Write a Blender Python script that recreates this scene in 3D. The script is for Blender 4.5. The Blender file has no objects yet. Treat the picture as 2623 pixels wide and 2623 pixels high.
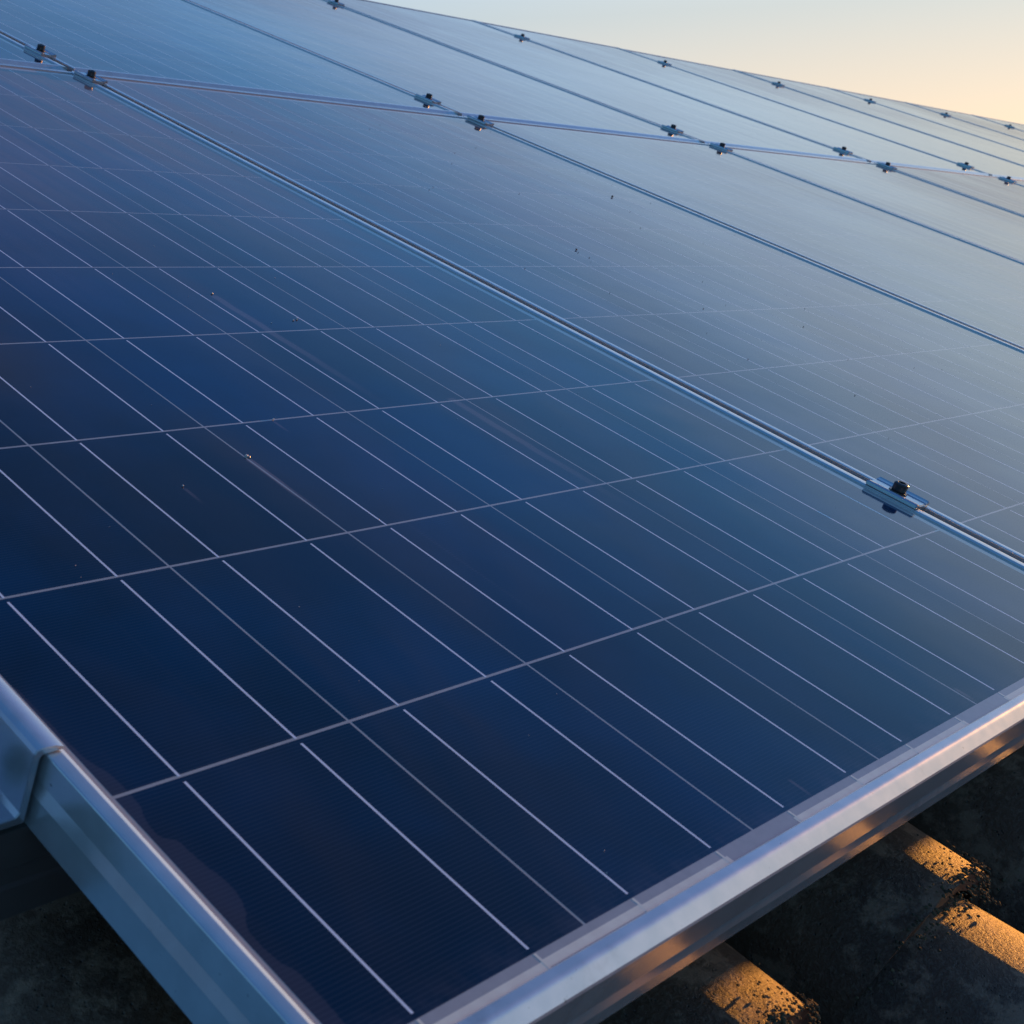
import bpy, bmesh, math, random
from mathutils import Vector, Matrix, noise

random.seed(7)
R = math.radians
scene = bpy.context.scene
C = bpy.data.collections.new("scene_objects")
scene.collection.children.link(C)

# ------------------------------------------------------------------ camera, sky, sun, exposure
TILT = R(21.9)                       # pitch of the roof and of the panels on it
BASE = Vector((0, 0, 5.0))           # world place of the first panel's lower left cell corner
ROOF = Matrix.Translation(BASE) @ Matrix.Rotation(TILT, 4, 'X')   # roof frame: u along the eave, v up the slope, n off the glass

cam_d = bpy.data.cameras.new("camera")
cam = bpy.data.objects.new("camera", cam_d)
scene.collection.objects.link(cam)
rot = Matrix(((0.74269786, -0.62110794, 0.25024951),
              (-0.07918968, -0.45255962, -0.888211),
              (0.66492773, 0.63985523, -0.3853004)))
m = Matrix((rot[0], -rot[1], -rot[2])).transposed().to_4x4()
m.translation = Vector((-0.36910, -0.19630, 0.40320))
cam.matrix_world = ROOF @ m
cam_d.sensor_width = 36.0
cam_d.lens = 36.0 * 3540.29 / 2623.0
cam_d.shift_x = (1311.5 - 554.87) / 2623.0
cam_d.shift_y = (1096.88 - 1311.5) / 2623.0
cam_d.clip_start = 0.02
cam_d.clip_end = 20000
cam_d.dof.use_dof = True
cam_d.dof.focus_distance = 1.25
cam_d.dof.aperture_fstop = 25
scene.camera = cam

SUN_EL, SUN_AZ = R(4.6), R(92.6)     # low evening sun, along the rows of panels (towards +X)
w = bpy.data.worlds.new("World")
scene.world = w
w.use_nodes = True
nt = w.node_tree
for n_ in list(nt.nodes):
    nt.nodes.remove(n_)
def wn(t, **k):
    n_ = nt.nodes.new(t)
    for a, v in k.items():
        setattr(n_, a, v)
    return n_
def wmath(op, x, y=None, clamp=False):
    n_ = wn('ShaderNodeMath', operation=op, use_clamp=clamp)
    for i_, v_ in enumerate((x, y)):
        if v_ is None:
            continue
        if hasattr(v_, 'is_output'):
            nt.links.new(v_, n_.inputs[i_])
        else:
            n_.inputs[i_].default_value = v_
    return n_.outputs[0]
def wmix(f, x, y, blend='MIX'):
    n_ = wn('ShaderNodeMix', data_type='RGBA', blend_type=blend)
    for s_, v_ in ((n_.inputs[0], f), (n_.inputs[6], x), (n_.inputs[7], y)):
        if hasattr(v_, 'is_output'):
            nt.links.new(v_, s_)
        else:
            s_.default_value = v_ if isinstance(v_, float) else (*v_, 1)
    return n_.outputs[2]
def wramp(f, stops):
    n_ = wn('ShaderNodeValToRGB')
    e_ = n_.color_ramp.elements
    while len(e_) < len(stops):
        e_.new(0.5)
    for x_, (p_, c_) in zip(e_, stops):
        x_.position = p_
        x_.color = (*c_, 1)
    nt.links.new(f, n_.inputs[0])
    return n_.outputs[0]
def wrange(f, a_, b_):
    n_ = wn('ShaderNodeMapRange', interpolation_type='SMOOTHSTEP')
    nt.links.new(f, n_.inputs['Value'])
    n_.inputs['From Min'].default_value = a_
    n_.inputs['From Max'].default_value = b_
    return n_.outputs[0]
tc = wn('ShaderNodeTexCoord')
sep = wn('ShaderNodeSeparateXYZ')
nt.links.new(tc.outputs['Generated'], sep.inputs[0])
el = wmath('DIVIDE', wmath('ARCSINE', sep.outputs[2]), math.pi / 2, clamp=True)      # elevation, 0 horizon .. 1 zenith
towards = wmath('DIVIDE', sep.outputs[0], wmath('SQRT', wmath('ADD', wmath('MULTIPLY', sep.outputs[0], sep.outputs[0]), wmath('ADD', wmath('MULTIPLY', sep.outputs[1], sep.outputs[1]), 1e-6))))
sunny = wramp(el, [(0, (.98, .74, .44)), (.058, (.93, .75, .57)), (.105, (.65, .68, .66)), (.16, (.64, .82, .99)), (.21, (.53, .75, 1.04)), (.28, (.13, .42, .90)),
                   (.38, (.06, .245, .70)), (.5, (.018, .155, .44)), (1, (.01, .10, .36))])
away = wramp(el, [(0, (.10, .37, .62)), (.08, (.09, .40, .74)), (.28, (.09, .32, .66)), (.42, (.05, .085, .27)), (.55, (.02, .10, .34)), (1, (.01, .10, .36))])
grad = wmix(wrange(towards, 0.2, 1.0), away, sunny)
# thin high cloud, faintly rosy
mp = wn('ShaderNodeMapping')
mp.inputs['Scale'].default_value = (1.3, 1.3, 9.0)
mp.inputs['Rotation'].default_value = (0.25, 0.15, 0.3)
nt.links.new(tc.outputs['Generated'], mp.inputs['Vector'])
cn = wn('ShaderNodeTexNoise')
cn.inputs['Scale'].default_value = 2.2
cn.inputs['Detail'].default_value = 5
cn.inputs['Roughness'].default_value = .5
cn.inputs['Distortion'].default_value = .6
nt.links.new(mp.outputs[0], cn.inputs['Vector'])
veil = wmath('MULTIPLY', wrange(cn.outputs['Fac'], .40, .72), wmath('MULTIPLY', wrange(el, .12, .22), 0.15))
grad = wmix(veil, grad, (.52, .47, .56))
sky = wn('ShaderNodeTexSky', sky_type='NISHITA', sun_disc=False)
sky.sun_elevation = SUN_EL
sky.sun_rotation = SUN_AZ
sky.air_density = 1.0
sky.dust_density = 1.2
sky.ozone_density = 1.6
glow = wmix(1.0, sky.outputs[0], (.014, .014, .014), 'MULTIPLY')
col = wmix(1.0, grad, glow, 'ADD')
bg = wn('ShaderNodeBackground')
bg.inputs['Strength'].default_value = 1.0
wo = wn('ShaderNodeOutputWorld')
nt.links.new(col, bg.inputs[0])
nt.links.new(bg.outputs[0], wo.inputs[0])

sl = bpy.data.lights.new("sun", 'SUN')
sl.energy = 5.0
sl.angle = R(0.9)
sl.color = (1.0, 0.40, 0.07)
so = bpy.data.objects.new("sun", sl)
scene.collection.objects.link(so)
sun_dir = Vector((math.sin(SUN_AZ) * math.cos(SUN_EL), math.cos(SUN_AZ) * math.cos(SUN_EL), math.sin(SUN_EL)))
so.rotation_euler = sun_dir.to_track_quat('Z', 'Y').to_euler()

scene.view_settings.view_transform = 'Standard'
scene.view_settings.look = 'None'
scene.view_settings.exposure = 0.0
scene.view_settings.gamma = 1

# ------------------------------------------------------------------ helpers
def tag(o, label, cat, group=None, kind=None):
    o['label'] = label
    o['category'] = cat
    if group:
        o['group'] = group
    if kind:
        o['kind'] = kind
    return o

def link(name, mesh, parent=None):
    o = bpy.data.objects.new(name, mesh)
    C.objects.link(o)
    if parent is not None:
        o.parent = parent
    return o

def mesh_of(name, bm, mats, smooth=False, angle=None):
    me = bpy.data.meshes.new(name)
    bm.normal_update()
    bm.to_mesh(me)
    bm.free()
    for mt in (mats if isinstance(mats, (list, tuple)) else [mats]):
        me.materials.append(mt)
    if smooth:
        for p in me.polygons:
            p.use_smooth = True
        if angle is not None:
            me.set_sharp_from_angle(angle=R(angle))
    return me

def obj(name, bm, mats, parent=None, smooth=False, angle=None):
    return link(name, mesh_of(name, bm, mats, smooth, angle), parent)

def empty(name, u, v, n=0.0, extra=None):
    o = bpy.data.objects.new(name, None)
    o.empty_display_size = 0.05
    C.objects.link(o)
    o.matrix_world = ROOF @ Matrix.Translation((u, v, n)) @ (extra if extra is not None else Matrix())
    return o

def box(bm, x0, x1, y0, y1, z0, z1, mat=0):
    vs = [bm.verts.new((x, y, z)) for z in (z0, z1) for y in (y0, y1) for x in (x0, x1)]
    for f in ((0, 2, 3, 1), (4, 5, 7, 6), (0, 1, 5, 4), (2, 6, 7, 3), (0, 4, 6, 2), (1, 3, 7, 5)):
        bm.faces.new([vs[i] for i in f]).material_index = mat

def extrude(bm, prof, place0, place1, mat=0):
    """closed profile (list of 2-tuples, anticlockwise) swept from place0 to place1"""
    a = [bm.verts.new(place0(*p)) for p in prof]
    b = [bm.verts.new(place1(*p)) for p in prof]
    k = len(prof)
    for i in range(k):
        j = (i + 1) % k
        bm.faces.new((a[i], a[j], b[j], b[i])).material_index = mat
    bm.faces.new(a[::-1]).material_index = mat
    bm.faces.new(b).material_index = mat
    bmesh.ops.recalc_face_normals(bm, faces=bm.faces)

# ------------------------------------------------------------------ materials
class Mat:
    def __init__(self, name):
        self.m = bpy.data.materials.new(name)
        self.m.use_nodes = True
        self.t = self.m.node_tree
        self.b = self.t.nodes['Principled BSDF']
    def n(self, t, **k):
        x = self.t.nodes.new(t)
        for a, v in k.items():
            setattr(x, a, v)
        return x
    def l(self, a, b):
        self.t.links.new(a, b)
    def val(self, s, v):
        if hasattr(v, 'is_output'):
            self.l(v, s)
        else:
            s.default_value = v
    def math(self, op, a, b=None, c=None, clamp=False):
        x = self.n('ShaderNodeMath', operation=op, use_clamp=clamp)
        self.val(x.inputs[0], a)
        if b is not None:
            self.val(x.inputs[1], b)
        if c is not None:
            self.val(x.inputs[2], c)
        return x.outputs[0]
    def mix(self, f, a, b, blend='MIX'):
        x = self.n('ShaderNodeMix', data_type='RGBA', blend_type=blend)
        self.val(x.inputs[0], f)
        for s, v in ((x.inputs[6], a), (x.inputs[7], b)):
            if hasattr(v, 'is_output'):
                self.l(v, s)
            else:
                s.default_value = (*v, 1)
        return x.outputs[2]
    def noise(self, vec, scale, detail=3, rough=0.55, stretch=None, dist=0.0):
        if stretch is not None:
            mp = self.n('ShaderNodeMapping')
            mp.inputs['Scale'].default_value = stretch
            self.l(vec, mp.inputs['Vector'])
            vec = mp.outputs[0]
        x = self.n('ShaderNodeTexNoise')
        x.inputs['Scale'].default_value = scale
        x.inputs['Detail'].default_value = detail
        x.inputs['Roughness'].default_value = rough
        x.inputs['Distortion'].default_value = dist
        self.l(vec, x.inputs['Vector'])
        return x.outputs['Fac']
    def ramp(self, f, lo, hi, a=0.0, b=1.0, smooth=True):
        x = self.n('ShaderNodeMapRange', interpolation_type='SMOOTHSTEP' if smooth else 'LINEAR')
        self.val(x.inputs['Value'], f)
        self.val(x.inputs['From Min'], lo)
        self.val(x.inputs['From Max'], hi)
        self.val(x.inputs['To Min'], a)
        self.val(x.inputs['To Max'], b)
        return x.outputs[0]
    def uv(self):
        x = self.n('ShaderNodeUVMap', uv_map='plane')
        s = self.n('ShaderNodeSeparateXYZ')
        self.l(x.outputs[0], s.inputs[0])
        return x.outputs[0], s.outputs[0], s.outputs[1]
    def objc(self):
        return self.n('ShaderNodeTexCoord').outputs['Object']
    def bump(self, h, strength, dist, sock='Normal'):
        x = self.n('ShaderNodeBump')
        x.inputs['Strength'].default_value = strength
        x.inputs['Distance'].default_value = dist
        self.l(h, x.inputs['Height'])
        self.l(x.outputs[0], self.b.inputs[sock])

GLASS_IOR = 1.42
def glazed(M, base, dust_gain=1.0, streaks=(), stain=False):
    """a surface seen under the module's front glass: base colour below, dusty clear glass coat above"""
    uv, u, v = M.uv()
    info = M.n('ShaderNodeObjectInfo')
    geo = M.n('ShaderNodeNewGeometry')
    pos = geo.outputs['Position']
    big = M.noise(pos, 1.3, 3, 0.5)
    run = M.noise(uv, 1.0, 4, 0.6, (38, 2.2, 1))
    fine = M.noise(uv, 260, 2, 0.6)
    d = M.math('MULTIPLY', M.ramp(big, 0.35, 0.7, 0.25, 1.0), M.ramp(run, 0.4, 0.75, 0.45, 1.0))
    d = M.math('MULTIPLY', d, M.ramp(fine, 0.3, 0.7, 0.6, 1.2))
    dust = M.math('MULTIPLY', d, 0.012 * dust_gain)
    for (su, v0, v1, wd, g) in streaks:
        off = M.math('SUBTRACT', u, su)
        wob = M.noise(uv, 1.0, 2, 0.5, (0.01, 25, 1))
        off = M.math('ADD', off, M.math('MULTIPLY', M.math('SUBTRACT', wob, 0.5), wd * 0.8))
        across = M.ramp(M.math('ABSOLUTE', off), wd * 0.35, wd, 1.0, 0.0)
        down = M.math('MULTIPLY', M.ramp(v, v1 - 0.004, v1, 1.0, 0.0), M.ramp(v, v0, v0 + (v1 - v0) * 0.7, 0.0, 1.0))
        dust = M.math('ADD', dust, M.math('MULTIPLY', M.math('MULTIPLY', across, down), g))
    if stain:
        cv = M.n('ShaderNodeFloatCurve')
        crv = cv.mapping.curves[0]
        pts = [(0.0, .0085), (.0271, .0103), (.0392, .0105), (.0515, .0062), (.0646, .0055), (.0773, .0121), (.0919, .0156),
               (.1058, .0134), (.1242, .011), (.1323, .0048), (.1402, .0057), (.1554, .0098), (.1688, .0093), (.19, .004), (.25, .0015)]
        crv.points[0].location = (0, pts[0][1] * 40)
        crv.points[1].location = (1, 0.0)
        for a, b in pts[1:]:
            crv.points.new(a * 4 if a < .25 else .999, b * 40)
        cv.mapping.update()
        M.l(M.math('MULTIPLY', v, 4.0, clamp=True), cv.inputs['Value'])
        edge = M.math('DIVIDE', cv.outputs[0], 40.0)
        edge = M.math('ADD', edge, M.math('MULTIPLY', M.math('SUBTRACT', M.noise(uv, 160, 2), 0.5), 0.002))
        s = M.ramp(M.math('SUBTRACT', edge, u), -0.0006, 0.0007, 0.0, 1.0)
        dust = M.math('ADD', dust, M.math('MULTIPLY', s, 0.055))
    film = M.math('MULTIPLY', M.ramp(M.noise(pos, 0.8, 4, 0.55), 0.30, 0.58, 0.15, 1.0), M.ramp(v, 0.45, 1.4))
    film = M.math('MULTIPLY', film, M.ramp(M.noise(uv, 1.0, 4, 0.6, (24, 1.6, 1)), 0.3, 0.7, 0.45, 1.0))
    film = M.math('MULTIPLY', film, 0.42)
    low = M.math('MULTIPLY', M.ramp(v, -0.009, 0.022, 1.0, 0.0), M.ramp(M.noise(uv, 55, 4, 0.65), 0.35, 0.7))
    runs = M.ramp(M.noise(uv, 1.0, 3, 0.5, (95, 1.1, 1)), 0.62, 0.76)
    runs = M.math('MULTIPLY', runs, M.ramp(M.noise(uv, 3.1, 2, 0.5), 0.45, 0.65))
    drops = M.n('ShaderNodeTexVoronoi')
    drops.inputs['Scale'].default_value = 60
    M.l(uv, drops.inputs['Vector'])
    ring = M.ramp(M.math('ABSOLUTE', M.math('SUBTRACT', drops.outputs['Distance'], 0.24)), 0.02, 0.07, 1.0, 0.0)
    ring = M.math('MULTIPLY', ring, M.ramp(M.noise(uv, 7, 2), 0.52, 0.64))
    dust = M.math('ADD', dust, M.math('MULTIPLY', low, 0.07))
    dust = M.math('ADD', dust, M.math('MULTIPLY', runs, 0.035))
    dust = M.math('ADD', dust, M.math('MULTIPLY', ring, 0.006))
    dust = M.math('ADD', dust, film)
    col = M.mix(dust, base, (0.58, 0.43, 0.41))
    M.val(M.b.inputs['Base Color'], col)
    M.b.inputs['Roughness'].default_value = 0.55
    M.b.inputs['Specular IOR Level'].default_value = 0.0
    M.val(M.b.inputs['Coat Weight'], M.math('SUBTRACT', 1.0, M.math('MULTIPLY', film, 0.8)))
    M.b.inputs['Coat IOR'].default_value = GLASS_IOR
    M.val(M.b.inputs['Coat Roughness'], M.ramp(d, 0.1, 0.8, 0.045, 0.1))
    wav = M.noise(uv, 5.0, 2, 0.5)
    M.bump(wav, 0.2, 0.004, 'Coat Normal')
    return M.m

def cell_material(name, **k):
    M = Mat(name)
    uv, u, v = M.uv()
    info = M.n('ShaderNodeObjectInfo')
    blot = M.noise(uv, 4.2, 4, 0.55)
    geo = M.n('ShaderNodeNewGeometry')
    # each wafer its own tone: a cell number from the panel coordinates
    cu = M.math('FLOOR', M.math('DIVIDE', u, 0.1585))
    cvv = M.math('FLOOR', M.math('DIVIDE', v, 0.159))
    wnz = M.n('ShaderNodeTexWhiteNoise', noise_dimensions='3D')
    cmb = M.n('ShaderNodeCombineXYZ')
    M.l(cu, cmb.inputs[0]); M.l(cvv, cmb.inputs[1])
    M.l(cmb.outputs[0], wnz.inputs['Vector'])
    tone = M.math('ADD', M.math('MULTIPLY', wnz.outputs['Value'], 0.40), M.math('MULTIPLY', M.ramp(blot, 0.38, 0.66), 0.60))
    col = M.mix(tone, (0.0040, 0.0010, 0.0045), (0.0002, 0.028, 0.088))
    fr = M.math('FRACT', M.math('DIVIDE', v, 0.00242))
    line = M.ramp(M.math('ABSOLUTE', M.math('SUBTRACT', fr, 0.5)), 0.06, 0.2, 1.0, 0.0)
    col = M.mix(M.math('MULTIPLY', line, 0.026), col, (0.55, 0.55, 0.6))
    return glazed(M, col, **k)

def plain_glazed(name, c, **k):
    M = Mat(name)
    uv, u, v = M.uv()
    nz = M.noise(uv, 120, 3)
    return glazed(M, M.mix(nz, tuple(x * 0.85 for x in c), tuple(min(1, x * 1.12) for x in c)), **k)

STREAKS = [(0.3176, 0.335, 0.427, 0.0040, 0.28), (0.5306, 0.46, 0.724, 0.007, 0.17), (0.6172, 0.26, 0.484, 0.007, 0.15),
           (0.3880, 0.452, 0.476, 0.0022, 0.14), (0.2352, 0.375, 0.401, 0.0022, 0.12), (0.3872, -0.004, 0.018, 0.002, 0.14),
           (0.638, 0.0, 0.02, 0.003, 0.18)]
m_cell_near = cell_material("solar_cell_blue_streaked", streaks=STREAKS, stain=True)
m_cell = cell_material("solar_cell_blue")
m_bus = plain_glazed("silver_busbar", (0.90, 0.93, 0.92), dust_gain=0.5)
m_back = plain_glazed("white_backsheet", (0.45, 0.43, 0.39), dust_gain=0.5)
m_ribbon = plain_glazed("tinned_ribbon", (0.98, 0.85, 0.64), dust_gain=0.5)

def alu(name, c=(0.62, 0.63, 0.65), rough=0.34, metal=1.0, spec=0.5):
    M = Mat(name)
    oc = M.objc()
    n1 = M.noise(oc, 60, 3)
    n2 = M.noise(oc, 900, 2, 0.7)
    spk = M.ramp(M.noise(oc, 240, 3, 0.6), 0.70, 0.76)
    grime = M.ramp(M.noise(oc, 22, 5, 0.7), 0.56, 0.78)
    bc = M.mix(M.ramp(n1, 0.3, 0.75), tuple(x * 0.9 for x in c), c)
    bc = M.mix(M.math('MULTIPLY', grime, 0.35), bc, (0.30, 0.26, 0.23))
    M.val(M.b.inputs['Base Color'], M.mix(M.math('MULTIPLY', spk, 0.7), bc, (0.08, 0.07, 0.06)))
    M.b.inputs['Metallic'].default_value = metal
    M.b.inputs['Specular IOR Level'].default_value = spec
    M.val(M.b.inputs['Roughness'], M.ramp(n1, 0.25, 0.75, rough - 0.012, rough + 0.015))
    M.bump(n2, 0.06, 0.0004)
    return M.m
m_frame = alu("anodised_frame", (0.70, 0.67, 0.64), 0.205, 0.64, 0.4)
m_clamp = alu("mill_aluminium_clamp", (0.60, 0.60, 0.60), 0.24, 0.75)
m_rail = alu("mounting_rail_aluminium", (0.16, 0.13, 0.11), 0.4, 0.4)
m_bolt = alu("blackened_bolt", (0.10, 0.09, 0.085), 0.3, 0.7)

def tile_material():
    M = Mat("weathered_concrete_tile")
    geo = M.n('ShaderNodeNewGeometry')
    p = geo.outputs['Position']
    a = M.noise(p, 14, 5, 0.6)
    b = M.noise(p, 300, 4, 0.75)
    pits = M.n('ShaderNodeTexVoronoi')
    pits.inputs['Scale'].default_value = 260
    M.l(p, pits.inputs['Vector'])
    pm = M.ramp(pits.outputs['Distance'], 0.06, 0.25, 1.0, 0.0)
    pm = M.math('MULTIPLY', pm, M.ramp(M.noise(p, 60, 2), 0.5, 0.62))
    big = M.noise(p, 26, 6, 0.72)
    col = M.mix(M.ramp(a, 0.3, 0.7), (0.062, 0.026, 0.011), (0.130, 0.056, 0.024))
    col = M.mix(M.ramp(big, 0.47, 0.60), col, (0.27, 0.145, 0.080))
    col = M.mix(M.math('MULTIPLY', M.ramp(b, 0.45, 0.75), 0.5), col, (0.24, 0.16, 0.10))
    col = M.mix(pm, col, (0.012, 0.010, 0.009))
    M.val(M.b.inputs['Base Color'], col)
    M.b.inputs['Roughness'].default_value = 0.56
    M.b.inputs['Specular IOR Level'].default_value = 0.5
    h = M.math('SUBTRACT', M.math('ADD', M.math('MULTIPLY', b, 0.6), M.math('MULTIPLY', a, 0.6)), M.math('MULTIPLY', pm, 0.6))
    M.bump(h, 0.6, 0.004)
    return M.m
m_tile = tile_material()

def simple(name, c1, c2, scale, rough):
    M = Mat(name)
    geo = M.n('ShaderNodeNewGeometry')
    nz = M.noise(geo.outputs['Position'], scale, 5, 0.6)
    M.val(M.b.inputs['Base Color'], M.mix(M.ramp(nz, 0.3, 0.7), c1, c2))
    M.b.inputs['Roughness'].default_value = rough
    return M.m
m_moss = simple("dry_moss", (0.05, 0.036, 0.018), (0.12, 0.09, 0.04), 90, 0.9)
m_ground = simple("blue_bounce_gravel", (0.16, 0.27, 0.32), (0.22, 0.35, 0.40), 0.25, 0.95)  # gravel tinted blue so the frame's left face reflects cool light
m_shade_hill = simple("shade_hill_cover", (0.014, 0.016, 0.008), (0.035, 0.036, 0.018), 0.2, 0.95)  # dark cover of the unseen hill added to block low sky light
m_wall = simple("rendered_wall", (0.42, 0.39, 0.34), (0.5, 0.47, 0.42), 3, 0.9)
m_grit = simple("pale_grit", (0.6, 0.52, 0.45), (0.75, 0.7, 0.62), 300, 0.35)
m_dark_grit = simple("dark_grit", (0.02, 0.018, 0.016), (0.05, 0.045, 0.04), 300, 0.8)

# ------------------------------------------------------------------ ground, house
bm = bmesh.new()
vs = [bm.verts.new(p) for p in ((-6000, -6000, 0), (6000, -6000, 0), (6000, 6000, 0), (-6000, 6000, 0))]
bm.faces.new(vs)
g = obj("ground", bm, m_ground)
g['kind'] = 'structure'

# invented hill below the house, out of view, added to darken the downhill faces
bm = bmesh.new()
rows = []
for j, (dy, hh) in enumerate(((-22, 0), (-34, 4), (-48, 8), (-70, 11), (-110, 13), (-170, 0))):
    row_ = []
    for i in range(61):
        x = -150 + i * 5.0
        fall = max(0.0, 1 - ((x - 5) / 145) ** 4)
        row_.append(bm.verts.new((x, dy + 3 * noise.noise((x * .05, j, 0)), hh * fall * (1 + .25 * noise.noise((x * .06, j * .7, 3))) - 0.05)))
    rows.append(row_)
for j in range(5):
    for i in range(60):
        bm.faces.new((rows[j + 1][i], rows[j + 1][i + 1], rows[j][i + 1], rows[j][i]))
bmesh.ops.recalc_face_normals(bm, faces=bm.faces)
hl = obj("added_shade_hill", bm, m_shade_hill, None, True)
hl['kind'] = 'structure'

# roof tiles: one roll per tile, courses lapping down the slope
PITCH, GAUGE = 0.28, 0.335
CREST0, EDGE0 = 0.075, -0.045        # a roll's middle (u) and a course's lower edge (v)
N_LOW, N_UP, ROLL_H, THICK = -0.116, -0.148, 0.092, 0.024

def tile_z(s):
    """height of a tile's section below its crest, s = distance from the roll's middle"""
    a = abs(s)
    half, r = 0.112, 0.116
    if a <= half:
        return -0.86 * (r - math.sqrt(r * r - a * a))
    edge = -0.86 * (r - math.sqrt(r * r - half * half))
    t = min(1.0, (a - half) / 0.010)
    return edge - 0.050 * t

def tile_bm(bm, u0, v0, seed, nu=58, nv=7, dz=0.0):
    """one tile in roof coordinates: roll's middle u0, lower edge v0"""
    top, bot = [], []
    L = GAUGE + 0.075
    for j in range(nv + 1):
        f = j / nv
        v = v0 + L * f
        n0 = N_LOW + dz + (N_UP - N_LOW) * (v - v0) / GAUGE
        rt, rb = [], []
        for i in range(nu + 1):
            s = (i / nu - 0.5) * (PITCH + 0.012)
            jag = 0.0025 * noise.noise((u0 * 7 + s * 40, v0 * 5, seed)) if j == 0 else 0
            rough = 0.0012 * noise.noise(((u0 + s) * 30, v * 30, seed))
            z = n0 + tile_z(s) + rough
            edge = -0.004 if j == 0 else 0.0
            rt.append(bm.verts.new((u0 + s, v + jag + (0.003 if False else 0), z + edge)))
            rb.append(bm.verts.new((u0 + s, v + jag + (0.002 if j == 0 else 0), z - THICK)))
        top.append(rt)
        bot.append(rb)
    for j in range(nv):
        for i in range(nu):
            bm.faces.new((top[j][i], top[j][i + 1], top[j + 1][i + 1], top[j + 1][i]))
            bm.faces.new((bot[j][i], bot[j + 1][i], bot[j + 1][i + 1], bot[j][i + 1]))
    for i in range(nu):
        bm.faces.new((bot[0][i], bot[0][i + 1], top[0][i + 1], top[0][i]))
        bm.faces.new((top[nv][i], top[nv][i + 1], bot[nv][i + 1], bot[nv][i]))
    for j in range(nv):
        bm.faces.new((top[j][0], top[j + 1][0], bot[j + 1][0], bot[j][0]))
        bm.faces.new((bot[j][nu], bot[j + 1][nu], top[j + 1][nu], top[j][nu]))

house = empty("house", 0, 0, 0)
tag(house, "house roof of dark weathered concrete roll tiles below the solar panels", "house")
U0, U1, V0, V1 = -0.08, 13.0, -3.0, 3.65
near = []
far = bmesh.new()
for r in range(-9, 11):
    v0 = EDGE0 + r * GAUGE
    if v0 < V0 or v0 + GAUGE > V1 + 0.1:
        continue
    for c in range(0, 46):
        u0 = CREST0 + c * PITCH
        if c <= 5 and -2 <= r <= 1:
            near.append((u0, v0, r * 31 + c))
        else:
            nearish = -6 <= c <= 10 and -5 <= r <= 3
            tile_bm(far, u0, v0, r * 31 + c, 20 if nearish else 10, 2)
for (u0, v0, sd) in near:
    b = bmesh.new()
    tile_bm(b, u0, v0, sd)
    obj("roof_tile", b, m_tile, house, True, 40)
ff = obj("roof_tile_courses", far, m_tile, house, True, 40)
ff['kind'] = 'stuff'
# back slope and walls of the house, below the tiles
bm = bmesh.new()
ROOFI = ROOF.inverted()
def wpt(u, v, n):
    return ROOF @ Vector((u, v, n))
e0, e1 = wpt(U0 + .4, V0 + .5, -.24), wpt(U0 + .4, V1 - .02, -.24)
depth = e1.y - e0.y
ring = [(e0.y, 0.0), (e0.y + 2 * depth, 0.0), (e0.y + 2 * depth, e0.z), (e1.y, e1.z), (e0.y, e0.z)]
a = [bm.verts.new(ROOFI @ Vector((U0 + .4, y, z))) for y, z in ring]
b = [bm.verts.new(ROOFI @ Vector((U1 - .4, y, z))) for y, z in ring]
for i in range(5):
    j = (i + 1) % 5
    bm.faces.new((a[i], a[j], b[j], b[i]))
bm.faces.new(a[::-1]); bm.faces.new(b)
bmesh.ops.recalc_face_normals(bm, faces=bm.faces)
obj("wall", bm, m_wall, house)
bm = bmesh.new()
p0 = wpt(0, V1, -.13)
p1 = Vector((0, p0.y + depth + .3, p0.z - (depth + .3) * math.tan(TILT)))
q = [ROOFI @ Vector((U0, p0.y, p0.z)), ROOFI @ Vector((U1, p0.y, p0.z)), ROOFI @ Vector((U1, p1.y, p1.z)), ROOFI @ Vector((U0, p1.y, p1.z))]
q2 = [ROOFI @ (ROOF @ x - Vector((0, 0, .05))) for x in q]
va = [bm.verts.new(x) for x in q]; vb = [bm.verts.new(x) for x in q2]
bm.faces.new(va); bm.faces.new(vb[::-1])
for i in range(4):
    j = (i + 1) % 4
    bm.faces.new((va[j], va[i], vb[i], vb[j]))
bmesh.ops.recalc_face_normals(bm, faces=bm.faces)
obj("rear_slope", bm, m_tile, house)

# ------------------------------------------------------------------ solar panels
PU, PV = 0.1585, 0.159               # cell pitch
CU, CV = 0.1568, 0.1571              # cell size
UL, UR, VB, VT = -0.0145, 0.9738, -0.0235, 1.619     # outer edges of a panel
DL, DS = 0.0115, 0.0145               # lip widths of the long and the short frame bars
COLP, ROWP = 1.0015, 1.656           # panel to panel

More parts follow.
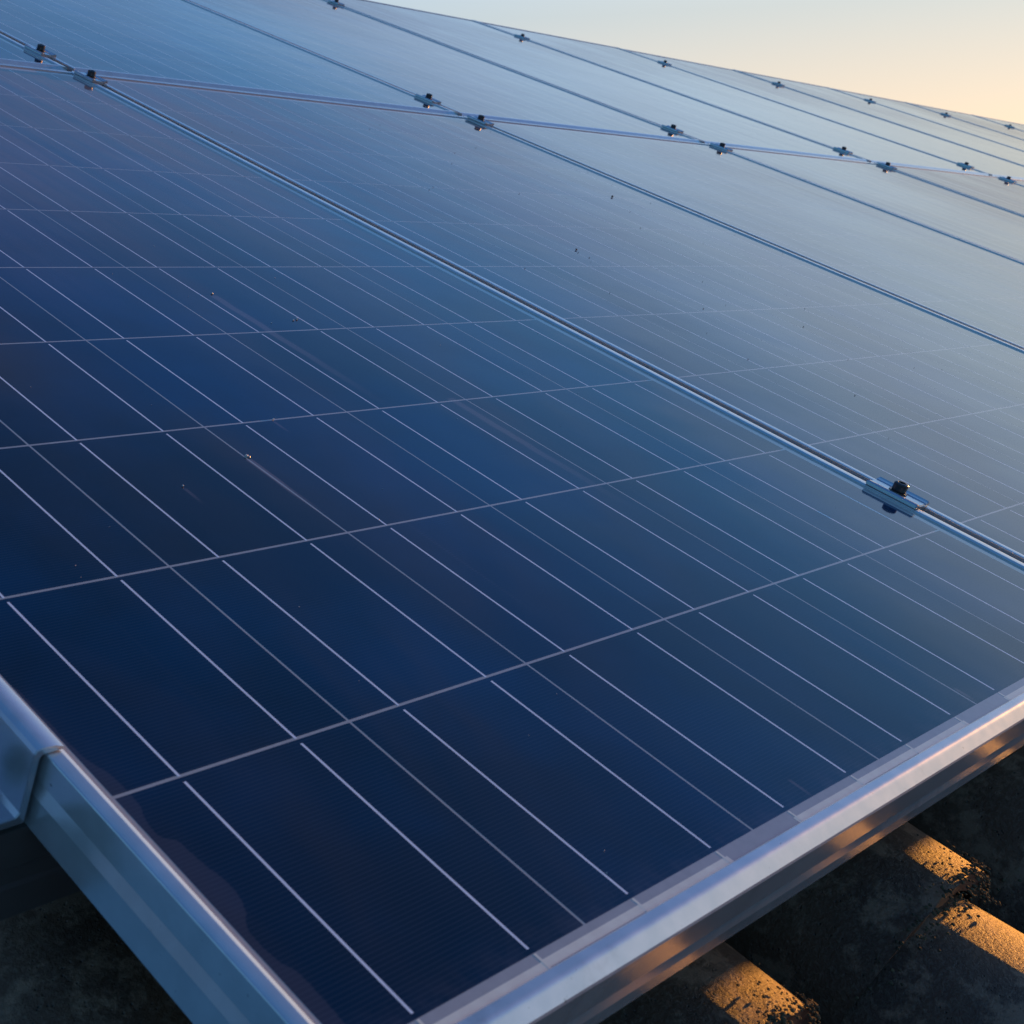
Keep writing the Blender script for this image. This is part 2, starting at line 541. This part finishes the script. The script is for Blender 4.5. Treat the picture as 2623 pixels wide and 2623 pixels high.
def bar_profile(D, short):
    """frame bar section: d outwards from the lip's inner edge, n up"""
    if short:
        # flat lip, then a broad bevel falling to the front face
        p = [(0.0, -0.0006), (0.0, 0.0012), (0.0008, 0.0020), (0.0040, 0.0021)]
        n0, n1, x0 = 0.0021, -0.0026, 0.0044
        w_ = D - 0.0010 - x0
        for i in range(1, 15):
            t = i / 14
            f = t * t / 0.70 if t < 0.35 else t - 0.175
            p.append((x0 + w_ * t, n0 + (n1 - n0) * f / 0.825))
        p.append((D - 0.0002, n1 - 0.0010))
        zf = n1 - 0.0022
    else:
        # lip leans a little towards the glass; inner edge chamfered
        p = [(0.0, -0.0006), (0.0, 0.0011), (0.0026, 0.0021), (0.0029, 0.0022), (D - 0.0016, 0.0024)]
        x0, z0, rr = D - 0.0016, 0.0024, 0.0010
        for i in range(1, 9):
            t = math.pi / 2 * i / 8
            p.append((x0 + rr * math.sin(t), z0 - rr * (1 - math.cos(t))))
        zf = 0.0
    zb = -0.0145 if not short else -0.0215
    p += [(D - (0.0006 if not short else 0.0), zb + 0.001), (D - 0.0016, zb), (D, zb - 0.0077), (D - 0.0010, zb - 0.0088), (D - 0.0010, -0.0410), (D - 0.030, -0.0410), (D - 0.030, -0.0392),
          (D - 0.0035, -0.0392), (D - 0.0035, -0.0062), (0.0, -0.0062)]
    return p

def frame_bars():
    il, ir, ib, it = UL + DL, UR - DL, VB + DS, VT - DS
    out = []
    kl = DS / DL
    # long bars run along v; mitred with the short ones
    pl = bar_profile(DL, False)
    ps = bar_profile(DS, True)
    b = bmesh.new()
    extrude(b, pl, lambda d, n: (il - d, ib - d * kl, n), lambda d, n: (il - d, it + d * kl, n)); out.append(b)
    b = bmesh.new()
    extrude(b, pl, lambda d, n: (ir + d, ib - d * kl, n), lambda d, n: (ir + d, it + d * kl, n)); out.append(b)
    b = bmesh.new()
    extrude(b, ps, lambda d, n: (il - d / kl, ib - d, n), lambda d, n: (ir + d / kl, ib - d, n)); out.append(b)
    b = bmesh.new()
    extrude(b, ps, lambda d, n: (il - d / kl, it + d, n), lambda d, n: (ir + d / kl, it + d, n)); out.append(b)
    return [mesh_of("frame_bar", x, m_frame, True, 14) for x in out]
BARS = frame_bars()

def quad(bm, uvl, x0, x1, y0, y1, z, mat, ox=0.0, oy=0.0):
    vs = [bm.verts.new((x - ox, y - oy, z)) for x, y in ((x0, y0), (x1, y0), (x1, y1), (x0, y1))]
    f = bm.faces.new(vs)
    f.material_index = mat
    for lp, (x, y) in zip(f.loops, ((x0, y0), (x1, y0), (x1, y1), (x0, y1))):
        lp[uvl].uv = (x, y)

def back_bm():
    """the laminate: backsheet colour under glass, a real slab 5 mm thick"""
    bm = bmesh.new()
    uvl = bm.loops.layers.uv.new("plane")
    x0, x1, y0, y1 = UL + 0.004, UR - 0.004, VB + 0.006, VT - 0.006
    quad(bm, uvl, x0, x1, y0, y1, 0.0, 0)
    quad(bm, uvl, x0, x1, y1, y0, -0.0055, 0)
    return bm

def cell_into(bm, uvl, c, r, ox=0.0, oy=0.0, m0=0, m1=1):
    x0, y0 = c * PU + (PU - CU) / 2, r * PV + (PV - CV) / 2
    quad(bm, uvl, x0, x0 + CU, y0, y0 + CV, 0.00003, m0, ox, oy)
    for f in (0.25, 0.75):
        bx = x0 + CU * f
        quad(bm, uvl, bx - 0.0008, bx + 0.0008, y0 + (0.0028 if r == 0 else -0.001), y0 + CV - 0.0032, 0.00006, m1, ox, oy)

def lam_mesh():
    return mesh_of("laminate", back_bm(), [m_back])

def cell_sheet_mesh():
    """laminate of the panels whose cells cannot be told apart in the picture: cells and busbars as pattern in the one mesh"""
    bm = back_bm()
    uvl = bm.loops.layers.uv["plane"]
    for c in range(6):
        for r in range(10):
            cell_into(bm, uvl, c, r, 0, 0, 1, 2)
    return mesh_of("laminate", bm, [m_back, m_cell, m_bus])

CELLS = {}
def cell_meshes(mat):
    out = {}
    for c in range(6):
        for r in range(10):
            bm = bmesh.new()
            uvl = bm.loops.layers.uv.new("plane")
            cell_into(bm, uvl, c, r, c * PU, r * PV)
            out[(c, r)] = mesh_of("solar_cell", bm, [mat, m_bus])
    return out

def ribbon_meshes():
    out = []
    for c in (0, 2, 4):
        bm = bmesh.new()
        uvl = bm.loops.layers.uv.new("plane")
        xs = [(c + .25) * PU, (c + .75) * PU, (c + 1.25) * PU, (c + 1.75) * PU]
        quad(bm, uvl, xs[0] - 0.003, xs[1], -0.0088, -0.0042, 0.00004, 0)
        quad(bm, uvl, xs[1], xs[2], -0.0080, -0.0034, 0.00006, 0)
        quad(bm, uvl, xs[2], xs[3] + 0.003, -0.0088, -0.0042, 0.00004, 0)
        for x in xs:
            quad(bm, uvl, x - 0.0009, x + 0.0009, -0.0088, 0.0006, 0.00009, 0)
        out.append(mesh_of("string_ribbon", bm, [m_ribbon]))
    return out
RIB = ribbon_meshes()

ORD = ["first", "second", "third", "fourth", "fifth", "sixth", "seventh", "eighth", "ninth", "tenth", "eleventh", "twelfth"]

def seat(root, col, row):
    """each panel sits a hair off true, as clamped panels do"""
    rnd = random.Random(col * 13 + row * 101)
    tilt_v = (-0.0017 if row else 0.0) + rnd.uniform(-1, 1) * (0.0004 if (col or row) else 0)
    tilt_u = rnd.uniform(-1, 1) * (0.0004 if (col or row) else 0)
    root.matrix_world = ROOF @ Matrix.Translation((col * COLP, row * ROWP, 0)) @ Matrix.Rotation(tilt_v, 4, 'X') @ Matrix.Rotation(tilt_u, 4, 'Y')

def panel_label(col, row):
    if row == 0 and col == 0:
        return "nearest solar panel, dark blue cells with silver lines, dried stain on left edge"
    if row == 0 and col == 1:
        return "blue solar panel whose cells fade into sky reflection, second from left in lower row"
    if row == 0:
        return f"solar panel mirroring pale evening sky, {ORD[col]} from the left in lower row"
    return f"solar panel mirroring the sky, {ORD[col]} from the left in upper row along skyline"

def new_panel(detailed, cellmat=None):
    root = bpy.data.objects.new("solar_panel", None)
    C.objects.link(root)
    for me in BARS:
        link("frame_bar", me, root)
    if detailed:
        lam = link("laminate", LAM, root)
        for (c, r), me in CELLS[cellmat].items():
            o = link("solar_cell", me, lam)
            o.location = (c * PU, r * PV, 0)
        for me in RIB:
            link("string_ribbon", me, lam)
    else:
        link("laminate", SHEET, root)
    return root

def copy_tree(o, parent=None):
    c = o.copy()
    C.objects.link(c)
    if parent is not None:
        c.parent = parent
    for ch in [x for x in C.objects if x.parent == o]:
        copy_tree(ch, c)
    return c

LAM, SHEET = lam_mesh(), cell_sheet_mesh()
CELLS['near'] = cell_meshes(m_cell_near)
CELLS['mid'] = cell_meshes(m_cell)
proto = None
for row in (0, 1):
    for col in range(6 if row == 0 else 11):
        if row == 0 and col == 0:
            p = new_panel(True, 'near')
        elif row == 0 and col == 1:
            p = new_panel(True, 'mid')
        elif proto is None:
            p = proto = new_panel(False)
        else:
            p = copy_tree(proto)
        tag(p, panel_label(col, row), "solar panel", "solar panels on the roof")
        seat(p, col, row)

# ------------------------------------------------------------------ rails, clamps
def rail(v, label):
    root = empty("mounting_rail", 0, v, 0)
    tag(root, label, "rail", "mounting rails under the panels")
    bm = bmesh.new()
    prof = [(-.020, -.1005), (.020, -.1005), (.020, -.0415), (.006, -.0415), (.006, -.055), (-.006, -.055), (-.006, -.0415), (-.020, -.0415),
            (-.020, -.066), (-.0185, -.068), (-.0185, -.078), (-.020, -.080)]
    extrude(bm, prof, lambda d, n: (-.085, d, n), lambda d, n: (11.05, d, n))
    obj("rail_profile", bm, m_rail, root)
    return root
rail(.215, "dark aluminium mounting rail under the near panel's end clamp")

def bolt_mesh(r=0.0066, h=0.0088):
    bm = bmesh.new()
    k = 28
    prof = [(r * .95, 0), (r, .0006), (r, h - .0012), (r - .0008, h - .0003), (r - .0016, h), (r * .56, h), (r * .5, h - .0005), (r * .5, h - .0045)]
    rings = []
    for j, (rr, z) in enumerate(prof):
        ring = []
        for i in range(k):
            a = 2 * math.pi * i / k
            q = rr
            if j >= 5:                       # hexagon socket
                s = (a % (math.pi / 3)) - math.pi / 6
                q = rr / math.cos(s)
            if 1 <= j <= 2:                  # knurl
                q = rr * (1 + (0.012 if i % 2 else -0.012))
            ring.append(bm.verts.new((q * math.cos(a), q * math.sin(a), z)))
        rings.append(ring)
    for j in range(len(prof) - 1):
        for i in range(k):
            i2 = (i + 1) % k
            bm.faces.new((rings[j][i], rings[j][i2], rings[j + 1][i2], rings[j + 1][i]))
    bm.faces.new(rings[-1])
    return mesh_of("bolt_head", bm, m_bolt, True, 35)

def washer_mesh(r=0.0085):
    bm = bmesh.new()
    bmesh.ops.create_cone(bm, cap_ends=True, segments=28, radius1=r, radius2=r * .97, depth=.0014)
    return mesh_of("washer", bm, m_bolt, True, 35)

def mid_clamp_mesh():
    """extruded hat section that bears on both frames; runs along v"""
    bm = bmesh.new()
    prof = [(-.0152, .0026), (-.0062, .0026), (-.0058, -.0190), (-.0030, -.0215), (.0030, -.0215), (.0058, -.0190), (.0062, .0026), (.0152, .0026),
            (.0156, .0034), (.0154, .0058), (.0136, .0072), (.0116, .0064), (.0075, .0060), (.0068, .0052), (-.0068, .0052), (-.0075, .0060), (-.0116, .0064),
            (-.0136, .0072), (-.0154, .0058), (-.0156, .0034)]
    extrude(bm, prof, lambda x, z: (x, -.0255, z), lambda x, z: (x, .0255, z))
    es = [e for e in bm.edges if abs(e.verts[0].co.y - e.verts[1].co.y) < 1e-6 and min(v.co.z for v in e.verts) > 0]
    bmesh.ops.bevel(bm, geom=es, offset=.0009, segments=2, affect='EDGES', clamp_overlap=True)
    return mesh_of("clamp_body", bm, m_clamp, True, 30)

MIDM, BOLTM, WASHM = mid_clamp_mesh(), bolt_mesh(), washer_mesh()
def make_mid_clamp():
    root = bpy.data.objects.new("mid_clamp", None)
    C.objects.link(root)
    link("clamp_body", MIDM, root)
    b = link("bolt_head", BOLTM, root); b.location = (0, 0, .0066)
    wa = link("washer", WASHM, root); wa.location = (0, 0, .0059)
    return root
mproto = None
SEAM0 = 0.9804
spots = []
for i in range(1, 6):
    spots.append((i, 1.578, "near top of lower row"))
    spots.append((i, 1.728, "at foot of upper row"))
spots.append((1, 0.2145, "low on the lower row"))
for i in range(3, 11):
    spots.append((i, 3.03, "just below skyline, upper row"))
for (i, v, where) in spots:
    p = make_mid_clamp() if mproto is None else copy_tree(mproto)
    mproto = mproto or p
    a, b = ORD[i - 1], ORD[i]
    lab = f"clamp {where}, on seam of {a} and {b} panels"
    if v < 1:
        lab = "largest mid clamp with dark round bolt, on the first seam, low on the lower row"
    tag(p, lab, "clamp", "mid clamps on the panel seams")
    rnd = random.Random(i * 7 + int(v * 100))
    dn = -0.0017 * max(0, v - 1.63) if v > 1.63 else 0
    p.matrix_world = ROOF @ Matrix.Translation((SEAM0 + (i - 1) * COLP + rnd.uniform(-.0006, .0006), v + rnd.uniform(-.004, .004) * (v > 1), dn)) @ Matrix.Rotation(rnd.uniform(-.02, .02), 4, 'Z')

# end clamp gripping the near panel's left frame
def end_clamp():
    root = empty("end_clamp", UL, 0.0, 0.0)
    tag(root, "aluminium end clamp gripping the left frame of the nearest panel", "clamp")
    bm = bmesh.new()
    prof = [(.0098, .0026), (.0106, .0032), (.0106, .0040), (.0055, .0059), (-.0020, .0066), (-.0050, .0060), (-.0064, .0042), (-.0066, .0020), (-.0066, -.0300),
            (-.0085, -.0325), (-.0500, -.0325), (-.0500, -.0375), (-.0030, -.0375), (-.0024, -.0360), (-.0024, .0010), (-.0010, .0026)]
    extrude(bm, prof[::-1], lambda x, z: (x, .194, z), lambda x, z: (x, .262, z))
    es = [e for e in bm.edges if abs(e.verts[0].co.y - e.verts[1].co.y) < 1e-6]
    bmesh.ops.bevel(bm, geom=es, offset=.0005, segments=2, affect='EDGES', clamp_overlap=True)
    obj("clamp_body", bm, m_clamp, root, True, 30)
    b = link("bolt_head", BOLTM, root); b.location = (-.030, .228, -.0312)
    wa = link("washer", WASHM, root); wa.location = (-.030, .228, -.0318)
    return root
end_clamp()

# ------------------------------------------------------------------ moss on the tile ends, grit on the glass
def ico(sub):
    q = bmesh.new()
    bmesh.ops.create_icosphere(q, subdivisions=sub, radius=1)
    out = ([v.co.copy() for v in q.verts], [[v.index for v in f.verts] for f in q.faces])
    q.free()
    return out
ICO = {1: ico(1), 2: ico(2)}
class Lumps:
    def __init__(self):
        self.v, self.f = [], []
    def mesh(self, name, mat):
        me = bpy.data.meshes.new(name)
        me.from_pydata(self.v, [], self.f)
        me.materials.append(mat)
        return me
def lump(L, p, r, sq=0.7, sub=1):
    vs_, fs_ = ICO[sub]
    ax = Matrix.Rotation(random.uniform(0, 6.28), 3, Vector((random.gauss(0, 1), random.gauss(0, 1), random.gauss(0, 1))).normalized())
    o_ = len(L.v)
    P_ = Vector(p)
    for c in vs_:
        d_ = ax @ (c * (r * (1 + 0.45 * noise.noise(c * 1.3 + P_ * 50))))
        L.v.append((d_.x + P_.x, d_.y + P_.y, d_.z * sq + P_.z))
    L.f.extend([[i + o_ for i in f] for f in fs_])
bm = Lumps()
for c in range(0, 7):
    for r in range(-2, 2):
        u0, v0 = CREST0 + c * PITCH, EDGE0 + r * GAUGE
        for _ in range(420):
            s = random.gauss(0.03, 0.07)
            if abs(s) > .14:
                continue
            dv = random.gauss(-0.002, 0.006)
            if random.random() < .22:
                dv = abs(random.gauss(0, .018))
            n0 = N_LOW + tile_z(s)
            if dv < -0.001:
                n0 -= min(.018, abs(dv) * 2.2)
            rr = random.uniform(.0005, .0016) * (1.2 if dv < .004 else .7)
            lump(bm, (u0 + s, v0 + dv, n0 + rr * .2), rr)
mo = link("moss", bm.mesh("moss", m_moss))
mo.matrix_world = ROOF
tag(mo, "dry moss crumbs along the lower ends of the roof tiles", "moss", None, "stuff")

bm = Lumps()
for (u, v, r) in ((.3186, .4284, .0013), (.3200, .4270, .0009), (.5316, .7256, .0011), (.3897, .477, .0008), (.5889, .6615, .0012), (.5807, .6582, .0009), (.5862, .659, .0008), (.2358, .4016, .0007), (.5479, .6542, .0006)):
    lump(bm, (u, v, r * .4 + .0004), r, .8, 2)
for _ in range(90):
    lump(bm, (random.uniform(0, .95), random.uniform(0, 1.59), .0005), random.uniform(.00015, .00035), .8)
o = link("grit", bm.mesh("grit", m_grit)); o.matrix_world = ROOF
tag(o, "pale specks of grit scattered on the nearest panel's glass", "grit", None, "stuff")
bm = Lumps()
for (u, v, r) in ((1.805, 1.1163, .0020), (1.3323, .8551, .0015)):
    lump(bm, (u, v, r * .5 + .0004), r, .8, 2)
for _ in range(40):
    lump(bm, (random.uniform(1.02, 1.95), random.uniform(0.2, 1.55), .0006), random.uniform(.0004, .0009), .7)
o = link("grit", bm.mesh("grit", m_dark_grit)); o.matrix_world = ROOF
tag(o, "dark specks of dirt on the second lower panel's glass", "grit", None, "stuff")
